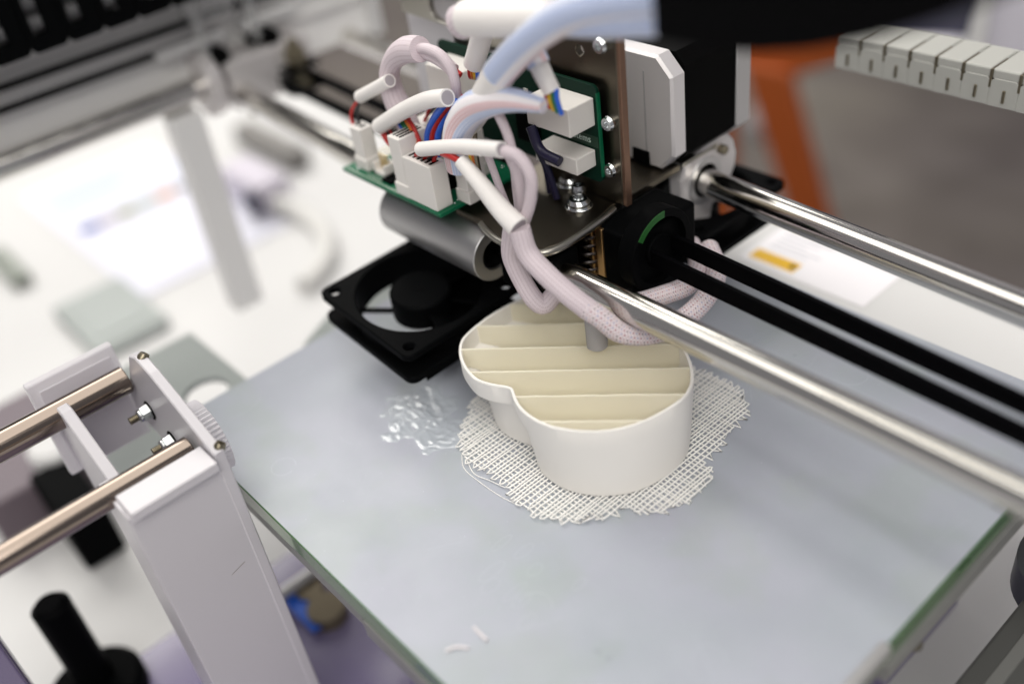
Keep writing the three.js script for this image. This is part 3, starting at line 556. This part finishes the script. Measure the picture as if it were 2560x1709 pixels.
{
  const a = cable('looped white braided cable arching over the flat board', [-100, 130, -5]);
  part('braid', hose([[-110, 104, -4], [-115, 109.6, -5], [-119, 117, -5], [-119.4, 126, -5], [-113.6, 134.6, -5], [-102, 141.4, -5], [-92, 143.6, -5]], 5, { round: 16, swell: (t) => 1 + 0.12 * Math.sin(t * 9) }), MB.pale, a);
  part('thin_braid', [hose([[-95, 143.4, -5], [-86, 144.8, -5], [-78, 143.6, -5], [-73, 139.4, -5], [-71.8, 134, -5], [-73.5, 128.4, -6], [-76, 120, -8]], 2.2, { round: 12 }), hose([[-96, 142, -7], [-87, 141.4, -7], [-79, 139.6, -7], [-74.5, 137.6, -7]], 2.9, { round: 12 })], MB.pale, a);
  part('wire', hose([[-76, 138.4, -7], [-73.5, 137.4, -7], [-71, 136, -7.5]], 1.5, { round: 8 }), M.red, a);
  const b = cable('short white sleeved cable with red and black wires going to the corner connector', [-126, 120, 0]);
  sleeve([[-112, 127.6, 0], [-125, 121, 0.2], [-140, 113.6, 0]], 2.9, { round: 16 }, b);
  part('wire', hose([[-138.6, 114, 0], [-146, 106.6, 2], [-148, 101, 2.6], [-142.6, 97, 3.2]], 0.75, { round: 8 }), M.red, b);
  part('wire', hose([[-139.6, 113.6, 0], [-143, 107.6, 0.6], [-144, 103, 1.4], [-139.4, 97, 3]], 0.75, { round: 8 }), M.blackWire, b);
  const c = cable('white sleeved cable lying slantwise over the flat board with thick red and blue wires', [-95, 120, 4]);
  sleeve([[-66, 132.2, 4], [-79, 128.2, 4], [-98, 119.2, 4], [-122, 105.4, 4]], 3.6, { round: 16 }, c);
  [M.red, M.red, M.blackWire, M.red].forEach((m, k) => part('wire', hose([[-122 + k * 0.8, 103.6 - k * 0.3, 4 - k], [-118 + k, 98.8 - k * 0.2, 4 - k * 0.9], [-111 + k, 96.6, 4 - k], [-104 + k, 94 - k * 0.3, 4 - k]], 0.95, { round: 8 }), m, c));
  [M.blue, M.red, M.blue].forEach((m, k) => part('wire', hose([[-73.6 + k * 1.8, 126.4 + k * 0.4, 0.5 - k * 1.5], [-85 + k * 2.4, 116 + k * 0.8, -k * 1.5], [-91 + k * 2.6, 107.6 + k * 0.6, -k], [-93 + k * 2.2, 98, -k]], 1.5, { round: 10 }), m, c));
  const d = cable('rainbow ribbon of wires bending down to the flat board', [-104, 103, 0]);
  [M.blue, M.green, M.green, M.orange, M.red].forEach((m, k) => part('wire', hose([[-112 + k * 2, 109 + k * 0.9, 0], [-107 + k * 2.1, 105.4 + k * 0.8, 1], [-102 + k * 2, 98, 1.4], [-101 + k * 1.8, 94, 1]], 1, { round: 8 }), m, d));
}
{
  const a = cable('thick pale braided elbow in the middle of the tangle', [-45, 125, 2]);
  part('braid', hose([[-16, 138.6, -2], [-28, 139, 1], [-40, 136.4, 2], [-53, 130, 2], [-63, 120, 2], [-69, 109, 1], [-70.5, 99, 0]], 5, { round: 18, swell: (t) => 0.5 + 0.85 * Math.sin(Math.min(1, t * 1.25) * Math.PI * 0.62 + 0.05) }), MB.streaks, a);
  [M.navy, M.yellow, M.orange, M.bolt].forEach((m, k) => part('wire', hose([[-62 + k * 1.6, 115 + k * 0.8, 0], [-64 + k * 1.8, 107 + k * 0.4, 0], [-65 + k * 1.8, 98, -1]], 1, { round: 8 }), m, a));
  const b = cable('level white sleeved cable before the connectors, bending down as a thin braid', [-50, 115, 10]);
  sleeve([[-83, 107.6, 10], [-68, 112.6, 10], [-52, 117.4, 10], [-29, 122.4, 9.6]], 3.1, { round: 16 }, b);
  part('braid', hose([[-31, 121.4, 9], [-23.6, 120.4, 7], [-18.8, 114, 6], [-20, 103.6, 6], [-25, 92.4, 6], [-30, 84, 6]], 2.4, { round: 12 }), MB.pale, b);
  [M.red, M.blackWire, M.red, M.blackWire, M.red].forEach((m, k) => part('wire', hose([[-80 + k * 1.4, 107 - k * 0.2, 10 - k], [-84 + k * 1.2, 104.4, 9 - k], [-91 + k * 2.6, 101.6, 7.6 - k * 0.4], [-92 + k * 2.8, 97, 7]], 0.95, { round: 8 }), m, b));
  part('wire', hose([[-66, 111, 11], [-58, 112, 12], [-52, 111.4, 12]], 1.4, { round: 8 }), M.red, b);
  const c = cable('white sleeved cable slanting past the board edge into braided loops under the front rod', [-20, 90, 12]);
  sleeve([[-53, 112, 12], [-42, 104.6, 12], [-31.6, 97, 12], [-22.4, 92.4, 12]], 4, { round: 18, swell: (t) => 0.74 + 0.42 * t }, c);
  part('braid', hose([[-25, 93, 12], [-29.6, 84, 10.5], [-32, 75, 10], [-29, 66, 9.5], [-22, 56.6, 9], [-19.4, 54, 7], [-18, 57, 2]], 4, { round: 14 }), MB.pale, c);
  part('braid', hose([[-22, 92, 12], [-19, 82, 12], [-10, 75.5, 11.5], [-0.5, 69, 9.5], [7.4, 63, 6.4]], 4.4, { round: 16, seg: 50 }), MB.pale, c);
  part('braid', hose([[5.6, 64.4, 7.4], [10.4, 60, 4.2], [15.6, 52.5, -0.6], [20, 47.4, -10], [23, 46, -20], [24, 46, -31], [22, 47, -46], [14.3, 48, -62], [0.5, 48, -74]], 4.4, { round: 16, seg: 70 }), MB.dots, c);
  part('braid', hose([[-6, 46, -14], [1, 47, -22], [8, 47.6, -35], [11.6, 48, -47], [4, 48, -62], [-8, 48, -72]], 4.2, { round: 16 }), MB.dots, c);
  const d = cable('pair of thin pale braided tubes hanging behind the slanting cable', [-36, 110, 0]);
  part('braid', hose([[-42, 133, 0], [-36.5, 122.6, 0], [-34.8, 112, 0], [-35.4, 98, 0], [-38, 84, -2]], 1.9, { round: 10 }), MB.pale, d);
  part('braid', hose([[-55, 112, -2], [-50, 103, -1], [-45.6, 95, 0], [-44, 84, -2]], 1.6, { round: 10 }), MB.pale, d);
  part('braid', hose([[-36, 119, 2], [-31, 108, 2], [-31, 96, 2], [-35, 82, 0]], 2.3, { round: 10 }), MB.pale, d);
  const f = cable('loose thin coloured wires running between the back connectors and the tangle', [-85, 115, -10]);
  [[M.red, [[-62, 127, -4], [-78, 127, -9], [-98, 119, -13], [-111, 104, -13]]], [M.blackWire, [[-60, 124, -5], [-76, 123, -10], [-97, 115.6, -14], [-113, 104, -15]]], [M.blue, [[-52, 131, -3], [-66, 124, -10], [-84, 114, -17], [-90, 102, -19]]], [M.yellow, [[-54, 129, -5], [-68, 121, -12], [-86, 113, -20], [-94, 102, -21]]], [M.red, [[-66, 118, 3], [-72, 112, 0], [-74, 104, -5], [-74, 99, -6]]], [M.blackWire, [[-64, 117, 2], [-69, 110, -1], [-73, 103, -7], [-73, 99, -9]]], [M.orange, [[-56, 126, -8], [-70, 118, -14], [-82, 110, -20], [-92, 102, -23]]]].forEach(([m, p]) => part('wire', hose(p, 0.7, { round: 8 }), m, f));
  const e = cable('dark navy wires bending from the low connector down behind the cables', [-45, 100, -27]);
  part('wire', [hose([[-52, 112, -25], [-47.6, 102.4, -25], [-37.5, 99.6, -26]], 2.2, { round: 10 }), hose([[-53.5, 99, -29], [-50, 90, -30], [-47.6, 77, -31]], 1.6, { round: 10 }), hose([[-56, 104, -29], [-54, 90, -32], [-54, 77, -33]], 1.4, { round: 10 })], M.navy, e);
}

/* ---------- chains at the right ---------- */
{
  const t = thing('top_chain', 'large black cable chain across the top right, close to the camera', 'cable chain', [90, 190, 0]);
  const path = [[53, 195.5], [68, 196], [83, 197.5], [98, 201], [113, 206], [128, 213], [143, 222]];
  for (let k = 0; k + 1 < path.length; k++) {
    const [x0, y0] = path[k], [x1, y1] = path[k + 1], a = Math.atan2(y1 - y0, x1 - x0), L = Math.hypot(x1 - x0, y1 - y0) + 2;
    const g = mergeGeometries([box(-L / 2, L / 2, -14, 14, 8, 12, 1.5), box(-L / 2, L / 2, -14, 14, -12, -8, 1.5), box(-L / 2, L / 2 - 1.2, 11, 13.6, -9, 9, 0.6), box(-L / 2, L / 2 - 1.2, -13.6, -11, -9, 9, 0.6)].map(clean));
    g.rotateZ(a); g.translate((x0 + x1) / 2, (y0 + y1) / 2, 2); part('link', g, M.blackSoft, t);
  }
}
{
  const t = thing('duct_chain', 'pale grey slotted plastic cable chain in front of the white machine', 'cable chain', [60, 90, -195]);
  const mat = S(0.40, 0.40, 0.375, 0.5);
  for (let k = 0; k < 13; k++) {
    const x = -10 + k * 12.6, y = 94.6 - k * 0.18;
    const face = new THREE.Shape([[x - 6.28, y - 8.4], [x + 6.28, y - 8.4], [x + 6.28, y + 2.4], [x + 4.6, y + 4], [x - 4.6, y + 4], [x - 6.28, y + 2.4]].map((p) => new THREE.Vector2(...p)));
    const l = part('link', [slab('xy', face, -192, -189.6, { bevel: 0.2 }), slab('xy', [[x - 6, y - 8.4], [x + 6.2, y - 8.4], [x + 6.2, y + 7.6], [x - 6, y + 7.6]], -214, -211.4, { bevel: 0.4 }), box(x - 6.2, x + 6.0, y + 3.2, y + 8, -212, -189.9, 1.1), box(x - 5.6, x + 4.6, y - 8.2, y - 6, -212, -191, 0.8)], mat, t);
    part('slit', [box(x + 5.6, x + 6.8, y - 0.5, y + 7.7, -203, -189.5, 0.2, 1), box(x - 0.4, x + 1, y - 6.4, y - 0.6, -190.2, -189.2, 0.3, 1)], M.bolt, l);
  }
}
{
  const t = thing('white_machine', 'white cabinet with a rounded dark window behind the slotted chain', 'machine', [-60, -60, -510]);
  const win = new THREE.Path(roundRect(-188, -97, -24, 200, 14).getPoints(10).reverse());
  part('front', slab('xy', roundRect(-205, 420, -47, 320, 6), -520, -500, { holes: [win], bevel: 1.5 }), S(0.60, 0.58, 0.65, 0.4), t);
  part('window_rim', slab('xy', roundRect(-198, -84, -37, 212, 20), -499.8, -495, { holes: [new THREE.Path(roundRect(-188, -97, -24, 200, 14).getPoints(10).reverse())], bevel: 1.5 }), M.white, t);
  part('window_pane', box(-190, -95, -26, 202, -516, -513, 0.3), S(0.05, 0.05, 0.085, 0.2), t);
  part('stand', box(60, 400, -898, -48, -760, -504, 3), M.panel, t);
}
{
  const t = thing('orange_trestle', 'bright orange painted trestle standing on the carpet far behind the motor', 'trestle', [-620, -900, -1000]);
  const mat = S(0.38, 0.078, 0.01, 0.6);
  part('top_board', slab('xy', [[-740, -250], [-500, -230], [-505, -292], [-600, -345], [-740, -345]], -1020, -1000, { bevel: 3 }), mat, t);
  part('leg', slab('xy', [[-675, -325], [-590, -325], [-500, -560], [-395, -898], [-455, -898], [-572, -570]], -1000, -980, { bevel: 3 }), mat, t);
  part('leg', slab('xy', [[-745, -330], [-690, -330], [-690, -620], [-745, -898], [-785, -898]], -1000, -980, { bevel: 3 }), mat, t);
  const b = single('grey_ball', 'pale round object between the legs of the orange trestle', 'ball', new THREE.SphereGeometry(34, 32, 20).translate(-645, -430, -1010), M.greyPart, [-645, -464, -1010]);
}
{
  const lab = canvas(512, 256, (c) => {
    c.fillStyle = '#e9e6ea'; c.fillRect(0, 0, 512, 256);
    c.fillStyle = '#d8a800'; c.fillRect(20, 170, 190, 60); c.fillStyle = '#4a3a00'; c.fillRect(180, 186, 18, 26);
    c.fillStyle = '#c3c3ca'; for (let i = 0; i < 5; i++) c.fillRect(40, 30 + i * 25, 200 - (i % 3) * 40, 10);
  });
  const t = thing('white_shelf', 'white painted metal box behind the build plate carrying a yellow label', 'box', [120, -30, -170]);
  part('casing', box(-58, 420, -70, -8, -196, -134, 2), M.white, t);
  const p = new THREE.PlaneGeometry(74, 40); p.rotateX(-Math.PI / 2); p.translate(0, -7.7, -165);
  p.rotateY(0); part('printed_label', p, S(1, 1, 1, 0.4, 0, { map: lab }), t);
}

/* ---------- acrylic bracket at the left front ---------- */
{
  const t = thing('acrylic_bracket', 'frosted white acrylic bracket with a tall column at the left front corner', 'bracket', [-100, 20, 155]);
  part('end_plate', slab('xy', [[-126, 57.5], [-118, 60.5], [-106, 58], [-61.5, 41.5], [-61.5, 27], [-61.5, -150], [-68, -150], [-68, 8], [-156, 8], [-156, 20]], 137.5, 142, { bevel: 0.5 }), M.acrylic, t);
  part('divider_plate', slab('xy', [[-156, 26], [-141, 42.5], [-134, 42.5], [-99.5, 26], [-80, 16], [-80, -30], [-120, -30], [-150, -10]], 169, 174, { bevel: 0.5 }), M.acrylic, t);
  part('back_panel', box(-161, -156.5, -4, 47.6, 140, 179, 1), M.frost, t);
  part('back_inset', box(-156.6, -155.6, -2, 43, 143, 175, 0.3), M.frost, t);
  part('column', [box(-66, -62, -151, 36, 141, 179, 0.5), box(-92, -66.4, -151, 34, 174.6, 179, 0.5)], M.acrylic, t);
  part('clamp_lip', [box(-73, -58.6, 35.6, 40, 142.4, 178, 0.6)], M.acrylic, t);
  part('cap_screw', screw([-117, 58, 140], [0, 0.7, -0.7], 2.4, 3.5), M.bolt, t);
  part('cap_screw', screw([-64.5, 40, 139], [0.1, 0.8, -0.6], 2.4, 3.5), M.bolt, t);
  part('scratch', along(new THREE.BoxGeometry(0.1, 7.3, 0.1), [-61.95, -17.6, 153.7], [-61.95, -15.4, 146.7]), M.bolt, t);
  for (const [x, y] of [[-130, 25.6], [-112.4, 18.6]]) {
    part('nut', [hexNut([x, y, 142.6], [0, 0, 1], 3.9, 3.6), rod([x, y, 146], [x, y, 148], 3, 20, 0.8)], M.zinc, t);
    part('washer', pipe([x, y, 142], [x, y, 142.7], 4.7, 1.8), M.black, t);
    const th = []; for (let k = 0; k < 5; k++) th.push(rod([x, y, 148 + k * 0.8], [x, y, 148.7 + k * 0.8], 1.7, 14, 0.25)); th.push(rod([x, y, 147], [x, y, 152], 1.45, 14));
    part('bolt', th, M.bolt, t);
  }
  const teeth = new THREE.Shape(); for (let k = 0; k < 96; k++) { const a = k / 96 * Math.PI * 2, r = k % 2 ? 16 : 15.2; k ? teeth.lineTo(-92 + Math.cos(a) * r, 27 + Math.sin(a) * r) : teeth.moveTo(-92 + r, 27); }
  part('knurled_wheel', slab('xy', teeth, 130.5, 136.8, { bevel: 0.3 }), M.frost, t);
  single('bracket_rod', 'shiny steel rod in the acrylic bracket, the farther and thicker one', 'rod', rod([-143, 37, 143], [-143, 37, 420], 6.3), M.rodPale, [-143, 37, 200], 'rods of the acrylic bracket');
  single('bracket_rod', 'shiny steel rod in the acrylic bracket, the nearer one over the column', 'rod', rod([-83, 33.5, 143.5], [-83, 33.5, 420], 5.2), M.rodPale, [-84, 33, 200], 'rods of the acrylic bracket');
}
{
  const hole = ring(-199, -98, 12);
  const t = thing('support_plate', 'grey green metal plate with a round hole below the glass, behind the bracket', 'plate', [-200, -32, 110]);
  part('plate', slab('xz', [[-258, -77.5], [-258, -160], [-150, -160], [-120, -77.5]], -34, -30, { holes: [hole], bevel: 0.5 }), M.slate, t);
  const u = thing('support_tab', 'grey green metal tab sticking out under the glass beside the large fan', 'plate', [-180, -32, 20]);
  part('plate', slab('xz', [[-193, -40], [-212, -4], [-212, 40], [-130, 40], [-130, -40]], -34, -30, { bevel: 0.5 }), M.slate, u);
}

/* ---------- things below and behind on the table ---------- */
{
  const t = thing('base_plate', 'glossy lavender base plate of the printer below the build plate', 'base plate', [0, -151, 80]);
  part('plate', box(-181, 115, -151.8, -149, -130, 330, 0.8), M.lavender, t);
  part('screw', screw([127 - 14, -149, -92], [0, 1, 0], 4, 2.5), M.bolt, t);
  part('brass_wheel', [rod([-142, -149, 101], [-142, -141, 101], 8, 28), rod([-123, -149, 102], [-123, -140, 102], 11, 28)], M.dullBrass, t);
  part('blue_strap', box(-150, -116, -145, -143, 106, 116, 0.5), M.blue, t);
  part('rail', rod([-148, -140, 90], [-148, -140, 128], 4, 20), M.alu, t);
}
{
  const t = thing('black_lever', 'upright black lever with a round base at the bottom left', 'lever', [-176, -150, 206]);
  part('handle', rod([-172, -150, 214], [-176, -77, 214], 9.5, 32, 3), M.black, t);
  part('round_base', rod([-170, -150, 216], [-170, -136, 216], 25, 48, 3), M.black, t);
  single('corner_post', 'shiny upright metal post at the bottom left corner', 'post', [box(-128, -110, -151, 60, 236, 262, 2)], S(0.34, 0.31, 0.38, 0.22, 0.9), [-119, -151, 249]);
  const b = thing('dark_box', 'dark box with a black corner below the bracket rods', 'box', [-330, -150, 190]);
  part('case', box(-420, -318, -150, -112, 150, 215, 3), S(0.13, 0.10, 0.12, 0.5), b);
  part('black_corner', box(-317, -262, -150, -104, 160, 186, 3), M.black, b);
  part('white_knob', rod([-328, -112, 163], [-328, -98, 163], 17, 32, 3), M.white, b);
}
{
  const sheet = canvas(512, 512, (c) => {
    c.fillStyle = '#dcdce8'; c.fillRect(0, 0, 512, 512);
    c.fillStyle = '#cdd3e4'; c.fillRect(20, 20, 470, 150);
    c.fillStyle = '#b9c2d6'; for (let i = 0; i < 4; i++) c.fillRect(60, 40 + i * 26, 300 - i * 30, 10);
    [['#3c4f9a', 44, 66], ['#9c93a2', 112, 60], ['#6a7042', 178, 62], ['#8d9a96', 246, 70], ['#b07a55', 322, 66], ['#56606c', 400, 50]].forEach(([k, x, w]) => { c.fillStyle = k; c.fillRect(x, 214, w, 34); });
  });
  const t = thing('printed_sheet', 'large white printed sheet with a row of coloured pictures on the table', 'poster', [-680, -151, -45]);
  const p = new THREE.BoxGeometry(150, 300, 1.2); p.rotateX(-Math.PI / 2); p.rotateY(Math.PI / 2);
  p.translate(-680, -150.8, -45); part('paper', p, S(1, 1, 1, 0.6, 0, { map: sheet }), t);
  const g = thing('grey_tray', 'small grey green tray on the table beyond the bracket', 'tray', [-515, -150, 58]);
  part('tray', [box(-565, -468, -152, -140, 30, 92, 3), box(-552, -482, -140, -138.6, 38, 84, 0.5)], M.slate, g);
  const h = thing('power_adapter', 'pale plug with a dark end and a white lead on the table', 'adapter', [-580, -150, -130]);
  part('body', box(-640, -560, -151, -118, -150, -112, 8), S(0.62, 0.58, 0.66, 0.5), h);
  part('socket', rod([-566, -134, -112], [-566, -134, -104], 12, 24), S(0.02, 0.02, 0.05, 0.5), h);
  part('lead', hose([[-560, -140, -130], [-530, -145, -136], [-480, -146, -128], [-440, -146, -104], [-420, -146, -70]], 9, { round: 14 }), S(0.68, 0.67, 0.65, 0.5), h);
  single('dark_bar', 'dark grey bar lying on the table beside the upright post', 'bar', box(-740, -620, -151, -130, -205, -180, 4), S(0.2, 0.19, 0.18, 0.5), [-680, -151, -190]);
  single('green_folder', 'dark greenish strip at the far left edge of the table', 'folder', box(-720, -640, -151, -140, 82, 100, 3), S(0.24, 0.26, 0.23, 0.6), [-680, -151, 90]);
}
{
  const t = thing('frame_rail', 'dark metal frame rails at the bottom right corner', 'rail', [160, -60, -40]);
  part('round_foot', rod([172, -70, -98], [172, -46, -98], 26, 40, 4), S(0.06, 0.065, 0.07, 0.4), t);
  part('rail', box(158, 190, -78, -60, -140, 120, 1.5), S(0.10, 0.10, 0.095, 0.35, 0.3), t);
  part('rail_groove', box(166, 171, -60.2, -59.4, -140, 120, 0.2), S(0.2, 0.2, 0.19, 0.35, 0.3), t);
}
renderer.render(scene, camera);
